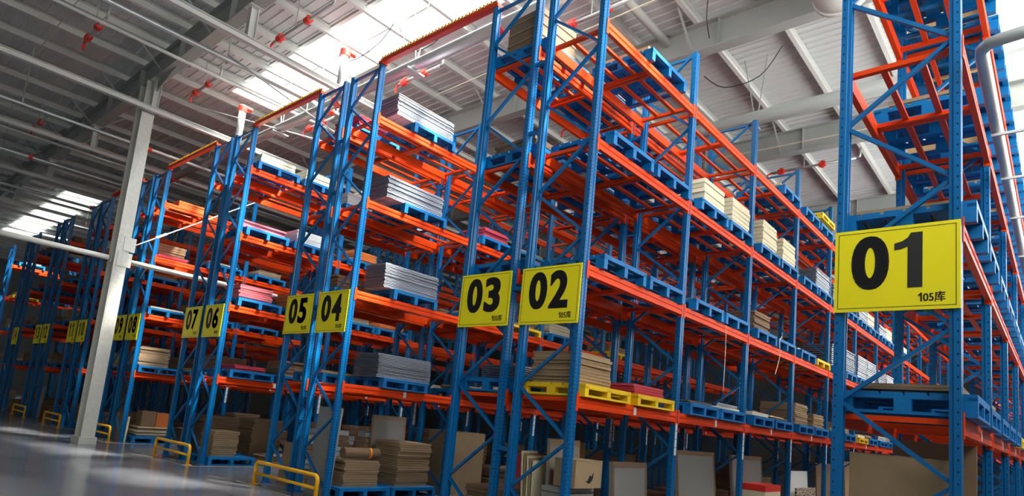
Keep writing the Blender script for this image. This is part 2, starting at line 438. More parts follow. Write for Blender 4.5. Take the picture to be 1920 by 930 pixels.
# ------------------------------------------------------------------ signs
def text_mesh(txt, material, w_, h_, bold, key, fat=0.0):
    cu = bpy.data.curves.new(key, 'FONT'); cu.body = txt; cu.size = 1.0; cu.offset = bold; cu.resolution_u = 6; cu.extrude = 0.0
    o = bpy.data.objects.new(key, cu); COL.objects.link(o)
    dg = bpy.context.evaluated_depsgraph_get(); me = bpy.data.meshes.new_from_object(o.evaluated_get(dg))
    bpy.data.objects.remove(o); bpy.data.curves.remove(cu)
    if fat:
        vs = [tuple(v.co) for v in me.vertices]; fs = [tuple(p.vertices) for p in me.polygons]; V = []; Fc = []
        for j, dx in enumerate((-fat, 0.0, fat)):
            Fc += [tuple(i+len(V) for i in f) for f in fs]; V += [(x+dx, y, z) for x, y, z in vs]
        bpy.data.meshes.remove(me); me = bpy.data.meshes.new(key); me.from_pydata(V, [], Fc)
    xs = [v.co.x for v in me.vertices]; ys = [v.co.y for v in me.vertices]
    ax, bx, ay, by = min(xs), max(xs), min(ys), max(ys)
    for v in me.vertices:
        v.co = ((v.co.x-ax)/(bx-ax)*w_, 0, (v.co.y-ay)/(by-ay)*h_)
    me.materials.clear(); me.materials.append(material); me.update(); return me
SZ0, SZ1 = 3.004, 3.801
def build_sign(n):
    xl, xr = rowx(n); h = SZ1-SZ0
    r = thing('rack_sign', 'yellow board with black number zero %s on the rack end' % NUM[n] if n < 10 else 'yellow board with black number %s on the rack end' % NUM[n], 'sign', (xl, -0.03, SZ0), group='rack number signs')
    pn = ob('panel', cached('signpanel', lambda: MB().box(0, 0, 0, D, 0.012, h).mesh('panel', M_SIGN)), r)
    def border():
        mb = MB(); a, t = 0.03, 0.006
        mb.box(a, -.001, a, D-a, 0.0005, a+t).box(a, -.001, h-a-t, D-a, 0.0005, h-a).box(a, -.001, a+t, a+t, 0.0005, h-a-t).box(D-a-t, -.001, a+t, D-a, 0.0005, h-a-t)
        return mb.mesh('border_line', M_BLACK)
    ob('border_line', cached('signborder', border), pn)
    s = '%02d' % n
    for i, ch in enumerate(s):
        wd = 0.22 if ch == '1' else 0.315
        if ch == '1': me = cached('dig1', lambda: MB().prism([(0,.36),(0,.425),(.06,.44),(.105,.47),(.13,.515),(.22,.515),(.22,0),(.105,0),(.105,.385),(.05,.365)][::-1], -.0005, .0005, 'y').mesh('numeral', M_BLACK))
        else: me = cached('dig'+ch, lambda: text_mesh(ch, M_BLACK, wd, 0.52, 0.034, 'numeral', 0.016))
        o = ob('numeral', me, pn, ((0.145, 0.50)[i], -0.002, 0.205))
    ob('caption', cached('cap', lambda: text_mesh('05\u5e93', M_BLACK, 0.165, 0.095, 0.012, 'caption', 0.012)), pn, (0.725, -0.002, 0.065))
    ob('caption', cached('cap1', lambda: MB().prism([(0,.055),(0,.07),(.012,.078),(.016,.088),(.03,.088),(.03,.008),(.016,.008),(.016,.062)][::-1], -.0005, .0005, 'y').mesh('caption', M_BLACK)), pn, (0.688, -0.002, 0.065))
for n in range(1, 15): build_sign(n)

# ------------------------------------------------------------------ pallets
def pallet_parts(kind, m, lx, ly, h):
    deck = MB(); nb = 6; g = 0.03; bw = (lx-(nb-1)*g)/nb
    for k in range(nb): deck.box(k*(bw+g)-lx/2, -ly/2, h-.028, k*(bw+g)-lx/2+bw, ly/2, h)
    for x in (-lx/2, lx/2-.07): deck.box(x, -ly/2, h-.06, x+.07, ly/2, h-.028)
    for y in (-ly/2, -.05, ly/2-.1): deck.box(-lx/2, y, h-.06, lx/2, y+.1, h-.028)
    run = MB(); bw = 0.085
    for x in (-lx/2, -.07, lx/2-.14): run.box(x, -bw/2, .028, x+.14, bw/2, h-.06)
    run.box(-lx/2, -bw/2, 0, lx/2, bw/2, .028)
    base = MB().box(-.045, -ly/2+.002, .001, .045, ly/2-.002, .027)
    return deck.mesh('deck', m), run.mesh('runner', m), base.mesh('base_board', m)
PCOUNT = 0
def pallet(label, x, y, z, color='blue', kind='runner', rot=0.0, lx=1.1, ly=1.14, h=0.2, group='pallets on the racks'):
    m = M_PALLET if color == 'blue' else M_YPALLET
    d, r_, b_ = cached(('pal', color, lx, ly, h), lambda: pallet_parts(kind, m, lx, ly, h))
    o = thing('pallet', label, 'pallet', (x, y, z), (0, 0, rot), group)
    ob('deck', d, o)
    for yy in (-ly/2+.0425, 0, ly/2-.0425): ob('runner', r_, o, (0, yy, 0))
    if kind == 'frame':
        for xx in (-lx/2+.044, lx/2-.044): ob('base_board', b_, o, (xx, 0, 0))
    return o

# ------------------------------------------------------------------ stacks
UNIT = {}
def unit_box(m, seed):
    def mk():
        rnd = random.Random(seed); mb = MB(); mb.box(-.5,-.5,0,.5,.5,1)
        mb.v = [(x+rnd.uniform(-.008,.008), y+rnd.uniform(-.008,.008), z+rnd.uniform(-.0,.08)) for x,y,z in mb.v]
        return mb.mesh('sheet', m)
    return cached(('unit', m.name, seed), mk)
def grey_layer(m, m2):
    def mk():
        mb = MB()
        mb.box(-.5,-.40,0,.5,.40,1); mb.box(-.5,-.455,.25,.5,-.402,1.25); mb.box(-.5,-.5,-.1,.5,-.457,.9)
        mb.box(-.5,.402,.25,.5,.455,1.25); mb.box(-.5,.457,-.1,.5,.5,.9)
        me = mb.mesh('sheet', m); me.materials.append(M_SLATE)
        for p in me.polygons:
            if abs(p.normal.y) > .5: p.material_index = 1  # front and back faces darker: fold edges plus their shade put into the colour
        return me
    return cached(('grey', m.name), mk)
def stack(label, x, y, z, lx, ly, h, n, m, jit=0.015, rot=0.0, seed=0, grey=False, name='cardboard_stack', group='stacked sheets', fill=0.86, mats=None):
    rnd = random.Random(seed*31+n)
    o = thing(name, label, 'cardboard', (x, y, z), (0, 0, rot), group)
    t = h/n
    for k in range(n):
        mm = (mats[rnd.randrange(len(mats))] if mats else m)
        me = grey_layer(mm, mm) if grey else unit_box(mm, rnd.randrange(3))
        j = jit
        ob('sheet', me, o, (rnd.uniform(-j, j), rnd.uniform(-j, j), k*t+(.1*t if grey else 0.0)), (0, 0, rnd.uniform(-j, j)*.6), (lx*(1-rnd.random()*j), ly*(1-rnd.random()*j*2), t*fill*(0.9 if grey else 1)))
    return o
def slab(name, label, cat, lx, ly, lz, m, loc, rot=(0,0,0), group=None, edge=None):
    """single board or carton with slightly eased edges"""
    e = min(lx, ly, lz)*0.12
    mb = MB()
    mb.prism([(-lx/2+e,-ly/2),(lx/2-e,-ly/2),(lx/2,-ly/2+e),(lx/2,ly/2-e),(lx/2-e,ly/2),(-lx/2+e,ly/2),(-lx/2,ly/2-e),(-lx/2,-ly/2+e)], 0, lz, 'z')
    o = ob(name, mb.mesh(name, m), None, loc, rot)
    return tag(o, label, cat, group)

def P(n, li, bay, half, color='blue', kind=None, y=None, ox=0.03, **kw):
    """pallet on a rack; bay counted from the sign end, half 0 near / 1 far"""
    xl, xr = rowx(n)
    yy = bay*B + (0.36+0.57 if half == 0 else 1.62+0.57) if y is None else y
    where = 'floor under' if li == 0 else ORD[li]+' shelf of'
    lab = '%s pallet on %s rack number %s, %s bay, %s half' % (color, where, NUM[n], ORD[bay+1], 'near' if half == 0 else 'far')
    z = LV[li]+0.002 if li else 0.0
    if kind is None: kind = 'frame' if li <= 1 else 'runner'
    h = kw.pop('h', 0.2 if color == 'blue' else 0.165)
    return pallet(lab, (xl+xr)/2+ox, yy, z, color, kind, h=h, **kw), yy, z+h
def S(n, li, bay, half, what, lx, ly, h, nn, m, y=None, dy=0.0, ox=0.03, base=0.2, **kw):
    xl, xr = rowx(n)
    yy = (bay*B + (0.36+0.57 if half == 0 else 1.62+0.57) if y is None else y) + dy
    where = 'floor under' if li == 0 else ORD[li]+' shelf of'
    lab = '%s on %s rack number %s, %s bay, %s half' % (what, where, NUM[n], ORD[bay+1], 'near' if half == 0 else 'far')
    return stack(lab, (xl+xr)/2+ox, yy, LV[li]+0.003+base, lx, ly, h, nn, m, **kw)
# ------------------------------------------------------------------ cargo on the racks
KIND = {  # code: (description, material, extra materials, layer thickness, grey?)
    'K': ('kraft cardboard stack', M_KRAFT, None, .045), 'D': ('dark brown cardboard stack', M_KRAFTD, None, .05),
    'C': ('cream carton stack', M_CREAM, None, .085), 'G': ('light grey folded carton stack', M_GREY, None, .030),
    'S': ('slate grey folded carton stack', M_GREYD, None, .030), 'R': ('flat dark red sheet stack', M_RED, None, .04),
    'N': ('pink red sheet stack', M_PINK, None, .05), 'W': ('pale timber board stack', M_PLANKW, None, .06),
    'L': ('low pile of loose cardboard', M_KRAFT, [M_KRAFT, M_CREAM, M_KRAFTD], .03), 'O': ('orange brown carton stack', M_ORBOX, None, .06),
    'H': ('white board stack', M_WHITEP, None, .04)}
SEED = [0]
def put(n, li, bay, half, tok, y=None, sy=None, lx=None, ly=None, dx=0.0, py=None, pox=0.03):
    """tok: pallet letter (b, y or -) then cargo letter and height, e.g. 'bK.40'"""
    SEED[0] += 1; rnd = random.Random(SEED[0])
    xl, xr = rowx(n); top = LV[li] + (0.003 if li else 0.0)
    pc = tok[0]
    yc = y if y is not None else bay*B + (0.93 if half == 0 else 2.19)
    if n == 1 and y is None: yc = bay*B + (0.70 if half == 0 else 2.06)
    if pc in 'by':
        _, _, ztop = P(n, li, bay, half, 'blue' if pc == 'b' else 'yellow', y=py if py is not None else yc, ox=pox)
    else: ztop = top
    if len(tok) > 1:
        what, m, mats, th = KIND[tok[1]]; h = float(tok[2:] or .2)
        far = bay > 3 or n > 8
        nl = max(1, int(round(h/th*(0.55 if far else 1.0))))
        if tok[1] in 'GS':
            lx_, ly_ = lx or 0.78, ly or 1.2
        elif tok[1] == 'L': lx_, ly_ = lx or 0.85, ly or 0.95
        elif tok[1] == 'W': lx_, ly_ = lx or 0.9, ly or 1.1
        else: lx_, ly_ = lx or rnd.uniform(.75, .95), ly or rnd.uniform(.8, 1.0)
        where = 'floor under' if li == 0 else ORD[li]+' shelf of'
        lab = '%s on %s rack number %s, %s bay, %s half' % (what, where, NUM[n], ORD[bay+1], 'near' if half == 0 else 'far')
        z = (ztop if pc in 'by' else top)+.001
        if tok[1] in 'GS':
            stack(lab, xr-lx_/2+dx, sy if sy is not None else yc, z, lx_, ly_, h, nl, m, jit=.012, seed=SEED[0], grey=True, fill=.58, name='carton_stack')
        else:
            jit = .05 if tok[1] == 'L' else (.02 if tok[1] in 'KDRN' else .012)
            stack(lab, (xl+xr)/2+.04+dx, sy if sy is not None else yc, z, lx_, ly_, h, nl, m, jit=jit, seed=SEED[0], mats=mats)

# rack four: one pallet per bay, long grey bundles
for li, hh, ly, sy, lx in ((4,.46,1.55,1.28,.62),(3,.45,1.48,1.25,.62),(2,.50,1.40,1.41,.66),(1,.47,1.36,1.49,.78)):
    put(4, li, 0, 0, 'bG%.2f' % hh if li in (4,) else 'bS%.2f' % hh, y=1.50, sy=sy, ly=ly, lx=lx)
put(4, 0, 0, 0, 'bK.49', y=.84, sy=.80, ly=.80, lx=.75, dx=.03); put(4, 0, 0, 1, 'bK.86', y=2.03, sy=2.03, ly=.85, lx=.80, dx=.03)
for args in ((4,3,1,0,'bR.26'),(4,3,1,1,'bK.1'),(4,2,1,0,'bL.08'),(4,2,1,1,'yL.08'),(4,1,1,0,'bL.1'),(4,1,1,1,'bC.2'),(4,4,1,1,'bK.3'),(4,2,2,0,'bC.3'),(4,1,2,0,'yK.3'),(4,3,2,0,'bL.1'),(4,1,2,1,'bW.1'),(4,2,3,0,'yK.2'),(4,1,3,1,'bG.3')): put(*args)
# rack five
for args in ((5,4,0,0,'bR.3'),(5,3,0,0,'bH.3'),(5,3,0,1,'bC.3'),(5,2,0,1,'bC.2'),(5,2,0,0,'bD.3'),(5,1,0,0,'bW.06'),(5,1,0,1,'bK.3'),(5,2,1,0,'yK.2'),(5,1,1,0,'bC.1'),(5,3,1,0,'bK.1'),(5,1,1,1,'yC.1'),(5,3,1,1,'bO.3')): put(*args)
# rack six
put(6,4,0,0,'bC.26',y=.80,ly=.95,lx=.8); put(6,4,0,1,'bC.3',y=2.08,ly=1.0)
put(6,3,0,0,'bN.18',y=.76,ly=1.15,sy=.72,lx=.78); put(6,3,0,1,'bH.35',y=2.05)
put(6,2,0,0,'bN.36',y=.83,ly=.88,sy=.75); put(6,2,0,1,'bO.45',y=2.15)
put(6,1,0,0,'bR.13',y=.90,ly=.8,sy=.82,dx=.08); put(6,1,0,1,'bD.40',y=2.15)
put(6,0,0,0,'bK.6',y=.72,ly=.62,sy=.58,lx=.7); put(6,0,0,1,'-L.25')
for args in ((6,3,1,0,'bO.3'),(6,2,1,0,'bK.4'),(6,2,1,1,'bO.4'),(6,1,1,0,'bL.1'),(6,4,1,0,'bC.3'),(6,1,2,0,'bK.2'),(6,0,1,0,'bL.3'),(6,0,1,1,'bD.5')): put(*args)
# rack seven
for args in ((7,1,0,0,'bD.35'),(7,2,0,0,'bW.08'),(7,2,0,1,'bW.06'),(7,3,0,0,'bL.1'),(7,4,0,0,'bC.15'),(7,1,0,1,'bK.2'),(7,3,1,0,'bK.2'),(7,2,1,0,'bK.2')): put(*args)
# rack eight
put(8,1,0,0,'bK.58',y=.72,ly=.86,sy=.58,lx=.78); put(8,2,0,0,'bC.07',y=.7); put(8,2,0,1,'bL.06')
put(8,3,0,0,'-R.12',y=.6); put(8,3,0,1,'bL.1'); put(8,0,0,0,'bL.28',y=.88); put(8,1,0,1,'bL.1'); put(8,4,0,0,'-O.2'); put(8,0,0,1,'-D.5')
for args in ((8,2,1,0,'bK.2'),(8,1,1,0,'bD.3'),(8,3,1,0,'bK.2')): put(*args)
rn = random.Random(5)
for n in (9, 10, 11, 12, 13, 14, 15, 16):
    for li in (1, 2, 3):
        for half in (0, 1):
            put(n, li, 0, half, rn.choice(['bD.3','bK.35','bD.45','bL.1','yK.2','bR.2','bK.5']))
    put(n, 0, 0, 0, rn.choice(['-D.5','bK.4','bD.6']))
    put(n, 0, 0, 1, rn.choice(['-D.6','bD.5']))
    put(n, 4, 0, 0, rn.choice(['bD.3','-K.2']))

# rack three (seen through its end frame and through rack two)
put(3,4,0,0,'b',y=.72); put(3,4,0,1,'bK.3'); put(3,3,0,0,'bD.2',y=.72,ly=1.0,sy=.75); put(3,3,0,1,'bG.3')
put(3,2,0,0,'bL.07',y=.72); put(3,2,0,1,'bK.15',sy=2.25); put(3,1,0,0,'bG.22',y=.72,ly=.9,sy=.8); put(3,1,0,1,'bR.3')
put(3,0,0,0,'yD.55',y=.75,ly=.9,lx=.7)
for args in ((3,1,1,0,'bL.1'),(3,1,1,1,'yR.15'),(3,2,1,0,'bR.1'),(3,2,1,1,'bL.1'),(3,3,1,0,'bD.2'),(3,3,1,1,'bK.3'),(3,4,1,0,'bW.1'),(3,1,2,0,'yL.1'),(3,1,2,1,'bG.3'),(3,2,2,0,'bL.1'),(3,2,2,1,'bK.3'),(3,3,2,0,'bL.1'),(3,1,3,0,'bK.3'),(3,2,3,0,'bD.3'),(3,4,2,1,'bK.2'),(3,3,3,0,'bK.3')): put(*args)

# rack two, all shelves from the sign end
R2 = {1: ['yK.43','yR.15','bL.05','bL.05','bC.09','bL.08','bK.5','bK.34','bL.1','bK.3','yC.1','bL.1','bG.3','bK.3','bL.1','yC.1'],
      2: ['b','b','bL.05','bL.06','bD.40','b','bL.06','yR.04','bS.6','bS.65','bG.7','bG.7','bS.6','bG.6','bL.2','bG.5'],
      3: ['b','bL.03','bC.42','bC.50','bC.56','bC.52','bL.06','bG.52','bG.5','bC.4','bG.5','bC.5','bG.4','bC.5','bG.3','bC.3'],
      4: ['-','bW.08','-','-','-','bW.06','bL.05','bL.1','b','bK.2','-','bL.1','b','-','bK.1','b']}
for li, toks in R2.items():
    for i, t in enumerate(toks):
        if t == '-': continue
        bay, half = divmod(i, 2); kw = {}
        if li == 1 and i == 0: kw = dict(y=.72, sy=.57, ly=.82, lx=.76)
        if li == 1 and i == 1: kw = dict(y=2.06, sy=1.95, ly=.9)
        if li == 4 and i == 1: kw = dict(y=1.80)
        if li == 3 and i in (2,3,4,5): kw = dict(ly=.85, lx=.8, dx=.10)
        put(2, li, bay, half, t, **kw)
pallet('yellow pallet stacked on the blue one at the top of rack number two', -.45, 3*B+2.19, LV[4]+.31, 'yellow', 'frame', h=.165)
# rack one
R1 = {1: ['bL.09','bL.12','bK.2','bK.1','bL.1','yC.1','bL.1','b','bK.3','bL.1','bL.1','bL.1'],
      2: ['bL.07','b','b','b','bK.1','b','b','bL.1','bK.3','bL.1','b','b'],
      3: ['-','bK.1','bW.12','bK.25','bW.1','bK.2','bW.1','bK.2','bL.1','bK.3','b','bK.2'],
      4: ['b','bK.12','bW.25','bW.2','bK.2','bK.1','bW.2','bK.2','bW.1','bL.1','b','b']}
for li, toks in R1.items():
    for i, t in enumerate(toks):
        if t == '-': continue
        put(1, li, i//2, i % 2, t, pox=.05)

# goods on the floor further down the aisles
rf = random.Random(11)
for n, bays in ((3,(1,2,3)),(4,(1,2,3)),(5,(1,2)),(6,(2,)),(7,(0,1,2)),(8,(1,2))):
    for bay in bays:
        for half in (0, 1):
            if (n, bay, half) in ((4,1,0),(3,1,0)): continue
            put(n, 0, bay, half, rf.choice(['bD.9','-K1.1','bK.7','-D1.2','bL.4','-C.8','bR.4','-D.6']))
# wrapped bundle on the top shelf of rack three
r = thing('wrapped_bundle', 'brown paper wrapped bundle standing on the top shelf of rack three', 'bundle', (-1.62, .62, LV[4]+.203))
ob('body', MB().prism([(-.36,-.42),(.34,-.45),(.37,.40),(.30,.45),(-.34,.43),(-.38,.3)], 0, .58, 'z').mesh('body', M_KRAFTD), r)
for z in (.12, .3, .47): ob('wrap_fold', MB().prism([(-.372,-.432),(.352,-.462),(.382,.41),(.31,.462),(-.35,.442),(-.392,.3)], z, z+.02, 'z').mesh('wrap_fold', M_KRAFT), r)

# ------------------------------------------------------------------ loose goods standing on the floor
def leaning(name, label, lx, lz, th, m, loc, rotz, lean, cat='board', rim=None):
    """a flat board standing on its lower edge and leaning back; rim adds a kraft edging"""
    o = thing(name, label, cat, loc, (lean, 0, rotz))
    ob('sheet', MB().box(-lx/2, 0, 0, lx/2, th, lz).mesh('sheet', m), o)
    if rim:
        mb = MB(); e = .05
        mb.box(-lx/2, -.006, 0, -lx/2+e, -.001, lz).box(lx/2-e, -.006, 0, lx/2, -.001, lz).box(-lx/2+e, -.006, lz-e*1.6, lx/2-e, -.001, lz)
        ob('edge_strip', mb.mesh('edge_strip', rim), o)
    return o
def carton(label, lx, ly, lz, m, loc, rotz=0, flap=True):
    o = thing('carton', label, 'box', loc, (0, 0, rotz))
    ob('body', MB().box(-lx/2, -ly/2, 0, lx/2, ly/2, lz-.004).mesh('body', m), o)
    if flap:
        ob('flap', MB().box(-lx/2-.004, -ly/2-.004, lz-.004, -.004, ly/2+.004, lz).mesh('flap', m), o)
        ob('flap', MB().box(.004, -ly/2-.004, lz-.004, lx/2+.004, ly/2+.004, lz).mesh('flap', m), o)
        ob('tape', MB().box(-.03, -ly/2-.001, lz, .03, ly/2+.001, lz+.001).mesh('tape', M_CREAM), o)
    return o
PI2 = math.pi/2
# facing +x: rotz = 90 deg turns the board's -y face to +x
leaning('flat_panel', 'tall grey panel with kraft edge behind the bird carton under rack two', .70, 1.50, .05, M_PANEL, (-.54, .76, 0), PI2, -.04, rim=M_KRAFT)
c = carton('kraft carton printed with a small black bird under rack two', .62, .34, .36, M_KRAFT, (-.22, .58, .905), PI2)
ob('bird_mark', MB().prism([(-.02,.10),(.02,.17),(.06,.15),(.11,.21),(.10,.13),(.05,.07),(0,.06),(-.06,.09)], -.1725, -.1705, 'y').mesh('bird_mark', M_BLACK), c)
stack('pile of grey framed boards holding up the bird carton under rack two', -.34, .56, 0, .34, .74, .90, 12, M_PANEL, seed=88, name='board_pile', jit=.02)
leaning('flat_panel', 'white grey panel with brown taped top under rack two, first bay', 1.02, 1.24, .06, M_PANEL, (-.30, 2.22, 0), PI2, -.08, rim=M_KRAFTD)
leaning('flat_panel', 'large dark grey panel under rack two, second bay', 1.6, 1.48, .05, M_PANEL, (-.35, 4.75, 0), PI2, -.10, rim=M_KRAFTD)
leaning('flat_panel', 'large grey panel with brown edges under rack two, third bay', 1.7, 1.46, .05, M_PANEL, (-.35, 7.2, 0), PI2, -.08, rim=M_KRAFTD)
cc = carton('cream carton with red band on top under rack two, third bay', .9, .5, .92, M_CREAM, (-.05, 6.9, 0), PI2, flap=False)
ob('red_band', MB().box(-.452,-.252,.80,.452,.252,.925).mesh('red_band', M_COUPL), cc)
leaning('flat_panel', 'pale blue white board under rack two, fourth bay', 1.5, 1.18, .05, M_WHITEP, (-.25, 10.2, 0), PI2, -.06)
leaning('patterned_board', 'brown floral printed board in front of the pale blue white board', 1.5, .80, .04, M_PRINT, (-.08, 10.2, 0), PI2, -.04)
leaning('flat_panel', 'brown board with paper edging under rack two, fifth bay', 1.8, 1.4, .05, M_KRAFTD, (-.3, 12.8, 0), PI2, -.06)
leaning('flat_panel', 'kraft board standing under rack two, sixth bay', 1.6, 1.5, .05, M_KRAFT, (-.3, 15.6, 0), PI2, -.06)
for i in range(5):
    leaning('thin_board', '%s of the thin kraft boards leaning behind the two sign post' % ORD[i+1], .46, 1.30-.03*i, .018, M_KRAFT if i % 2 else M_CREAM, (-.87+.026*i, .48+.01*i, 0), PI2+.2, -.08+.012*i)
leaning('patterned_board', 'cream board with brown floral print beside the two sign post', .40, .74, .03, M_PRINT, (-.40, .135, 0), 0, -.02)
# rack three floor
leaning('flat_panel', 'dark red panel leaning under rack three', .75, 1.18, .03, M_RED, (-1.85, 1.38, 0), 0, -.05)
carton('tall plain kraft carton standing under rack three', .42, .40, 1.45, M_KRAFT, (-1.50, 2.1, 0), .1)
carton('tall brown carton under rack three, second bay', .8, .6, 1.3, M_KRAFTD, (-1.75, 3.75, 0), 0)
# rack four and five floor
leaning('flat_panel', 'tall grey panel leaning inside the end frame of rack four', .74, 1.62, .04, M_PANEL, (-5.66, .155, 0), 0, -.04)
leaning('flat_panel', 'rough kraft board leaning inside the end frame of rack five', .50, .84, .05, M_KRAFT, (-7.0, .24, 0), 0, -.08)
leaning('thin_board', 'short kraft board beside the outer post of rack five', .3, .55, .04, M_KRAFT, (-7.36, .48, 0), 0, -.08)
for i in range(6):
    x = -5.75 + .02*i
    stack('%s column of the piled brown boxes behind the kraft stacks of rack four' % ORD[i+1], -6.60 - .30*(i % 2), .45+.34*i, 0, .28, .30, 1.05+.12*((i*5) % 3), 11, M_KRAFTD, seed=i+40, name='box_pile', mats=[M_KRAFTD, M_KRAFT, M_GREYD], jit=.03)
o = thing('wrapped_roll', 'brown wrapped roll with orange strap lying on the kraft stack', 'roll', (-5.35, .80, .70+.115))
ob('body', MB().tube([(-.0,-.40,0),(.0,.40,0)], .10, 12).mesh('body', M_KRAFTD, True), o)
ob('strap', MB().tube([(-.0,.17,0),(.0,.22,0)], .106, 12).mesh('strap', M_STRAP, True), o)
carton('large kraft carton under rack four, second bay', .7, 1.1, 1.35, M_KRAFT, (-5.65, 3.6, 0))
leaning('flat_panel', 'grey panel under rack four behind the tall kraft stack', .9, 1.55, .05, M_PANEL, (-6.28, 2.2, 0), PI2, -.05, rim=M_KRAFT)
leaning('flat_panel', 'grey panel leaning inside the end frame of rack seven', .42, 1.5, .04, M_PANEL, (-12.05, .24, 0), 0, -.05)
leaning('flat_panel', 'pale kraft board leaning inside the end frame of rack eight', .55, .84, .05, M_KRAFT, (-16.5, .155, 0), 0, -.05)
leaning('thin_board', 'narrow kraft board standing at the aisle post of rack eight', .14, .75, .05, M_CREAM, (-15.99, .155, 0), 0, -.03)
leaning('thin_board', 'torn kraft board leaning inside the end frame of rack nine', .4, .8, .05, M_KRAFT, (-17.2, .24, 0), .2, -.08)
carton('brown carton on the papers under rack eight', .45, .4, .45, M_KRAFTD, (-16.2, .75, .49)); carton('orange brown carton beside the brown one under rack eight', .4, .38, .42, M_ORBOX, (-16.15, 1.15, .49))
leaning('flat_panel', 'white panel leaning inside the end frame of rack twelve', .4, 1.3, .05, M_PANEL, (-26.4, .24, 0), 0, -.05)
leaning('flat_panel', 'grey panel leaning inside the end frame of rack eleven', .4, 1.2, .05, M_PANEL, (-22.9, .24, 0), 0, -.05)
# rack one floor
c = carton('long kraft carton standing upright inside the end frame of rack one', .80, .30, 1.70, M_KRAFT, (3.50, .42, 0), -.03)
leaning('flat_panel', 'tall brown board leaning behind the long carton under rack one', .72, 1.88, .04, M_KRAFTD, (3.62, 1.35, 0), 0, -.05)
leaning('flat_panel', 'wide brown board under rack one, second bay', 2.2, 1.8, .05, M_KRAFTD, (3.4, 4.2, 0), PI2, -.05)
# ------------------------------------------------------------------ guard rails and floor marks
def barrier(label, xa, xb, y=-.28):
    o = thing('guard_rail', label, 'barrier', ((xa+xb)/2, y, 0), group='yellow guard rails')
    hw = (xb-xa)/2; H_, rr, c_ = .43, .036, .09
    pts = [(-hw,0,0),(-hw,0,H_-c_)] + [(-hw+c_*(1-math.cos(t)),0,H_-c_+c_*math.sin(t)) for t in (.4,.8,1.2)] + [(-hw+c_,0,H_),(hw-c_,0,H_)] + [(hw-c_*(1-math.cos(t)),0,H_-c_+c_*math.sin(t)) for t in (1.2,.8,.4)] + [(hw,0,H_-c_),(hw,0,0)]
    ob('hoop', MB().tube(pts, rr, 10).mesh('hoop', M_YPAINT, True), o)
    ob('mid_rail', MB().tube([(-hw,0,.215),(hw,0,.215)], rr*.8, 10).mesh('mid_rail', M_YPAINT, True), o)
    for s in (-1,1): ob('foot_plate', MB().box(s*hw-.07,-.07,0,s*hw+.07,.07,.008).mesh('foot_plate', M_YPAINT), o)
for k, nm in ((2,'four and five'),(3,'six and seven'),(4,'eight and nine'),(5,'ten and eleven'),(6,'twelve and thirteen'),(7,'fourteen')):
    xr = rowx(2*k)[1]; barrier('yellow tubular guard rail in front of racks %s' % nm, xr-2.0, xr+.18 if k == 2 else xr+.02)
fl = MB()
for k in (2,3,4,5):
    xr = rowx(2*k)[1]
    fl.box(xr-2.45, -.42, .001, xr+.28, -.38, .003).box(xr+.24, -.38, .001, xr+.28, 14, .003)
o = struct('floor_marking', fl.mesh('floor_marking', M_FLOORLINE), 'faded yellow floor marking line')

# ------------------------------------------------------------------ portal ties over the aisles
def tie(label, xa, xb):
    o = thing('portal_tie', label, 'beam', (xa, .06, HR+.001), group='red portal ties')
    L = xb-xa
    ob('tie_beam', MB().prism([(-.05,.02),(.05,.02),(.05,.045),(-.03,.045),(-.03,.10),(-.05,.10)], -.02, L+.02, 'x').mesh('tie_beam', M_COUPL), o)
    mb = MB(); n = int(L/.085)
    for i in range(n): mb.box(i*.085+.01, -.055, .10, i*.085+.05, .02, .155)
    t = ob('cable_clips', mb.mesh('cable_clips', M_YPAINT), o); t['kind'] = 'stuff'
    ob('cable', MB().tube([(0,-.02,.13),(L,-.02,.13)], .02, 6).mesh('cable', M_BLACKC), o)
    for x in (0, L): ob('end_bracket', MB().box(x-.06, -.07, 0, x+.06, .07, .06).mesh('end_bracket', M_ORANGE), o)
for a, b_, nm in ((4,3,'three and four'),(6,5,'five and six'),(8,7,'seven and eight'),(10,9,'nine and ten')):
    tie('red tie with yellow clips bridging the aisle between racks %s' % nm, rowx(a)[1]-.03, rowx(b_)[0]+.03)

# ------------------------------------------------------------------ column with its struts
cx, cy = -15.24, -1.04
o = thing('steel_column', 'white coated steel column standing in front of rack eight', 'column', (cx, cy, 0))
mb = MB()
mb.box(-.29,-.165,.18,-.25,.165,10.4).box(.25,-.165,.18,.29,.165,10.4).box(-.25,-.02,.18,.25,.02,10.4)
ob('shaft', mb.mesh('shaft', M_COLUMN), o)
ob('base_block', MB().prism([(-.36,-.21),(.36,-.21),(.36,.21),(-.36,.21)], 0, .18, 'z').mesh('base_block', M_COLUMN), o)
ob('gusset', MB().box(.291,.0,5.35,.302,.30,5.75).mesh('gusset', M_COLUMN), o)
ob('gusset', MB().box(.291,-.1,4.9,.302,.26,5.3).mesh('gusset', M_COLUMN), o)
for s, nm in ((-1,'toward the cross aisle'),(1,'into the rack aisle')):
    t = thing('column_strut', 'white round strut running from the column %s' % nm, 'strut', (cx, cy+s*.19, 5.1))
    L = 13.0 if s < 0 else 6.4
    ob('tube', MB().tube([(.1,s*.05,0),(.1,s*L,-.02*s)], .075, 12).mesh('tube', M_COLUMN, True), t)
    ob('end_plate', MB().box(0,-.012+s*.02,-.13,.2,.012+s*.02,.13).mesh('end_plate', M_COLUMN), t)
def rod(label, p, q, rr=.014, m=M_WPAINT, buckle=None, name='brace_rod'):
    p = Vector(p); q = Vector(q)
    t = thing(name, label, 'rod', p)
    ob('bar', MB().tube([(0,0,0), q-p], rr, 6).mesh('bar', m), t)
    if buckle:
        a = (q-p)*buckle; d = (q-p).normalized()*.32
        ob('turnbuckle', MB().tube([a, a+d], rr*2.2, 6).mesh('turnbuckle', m), t)
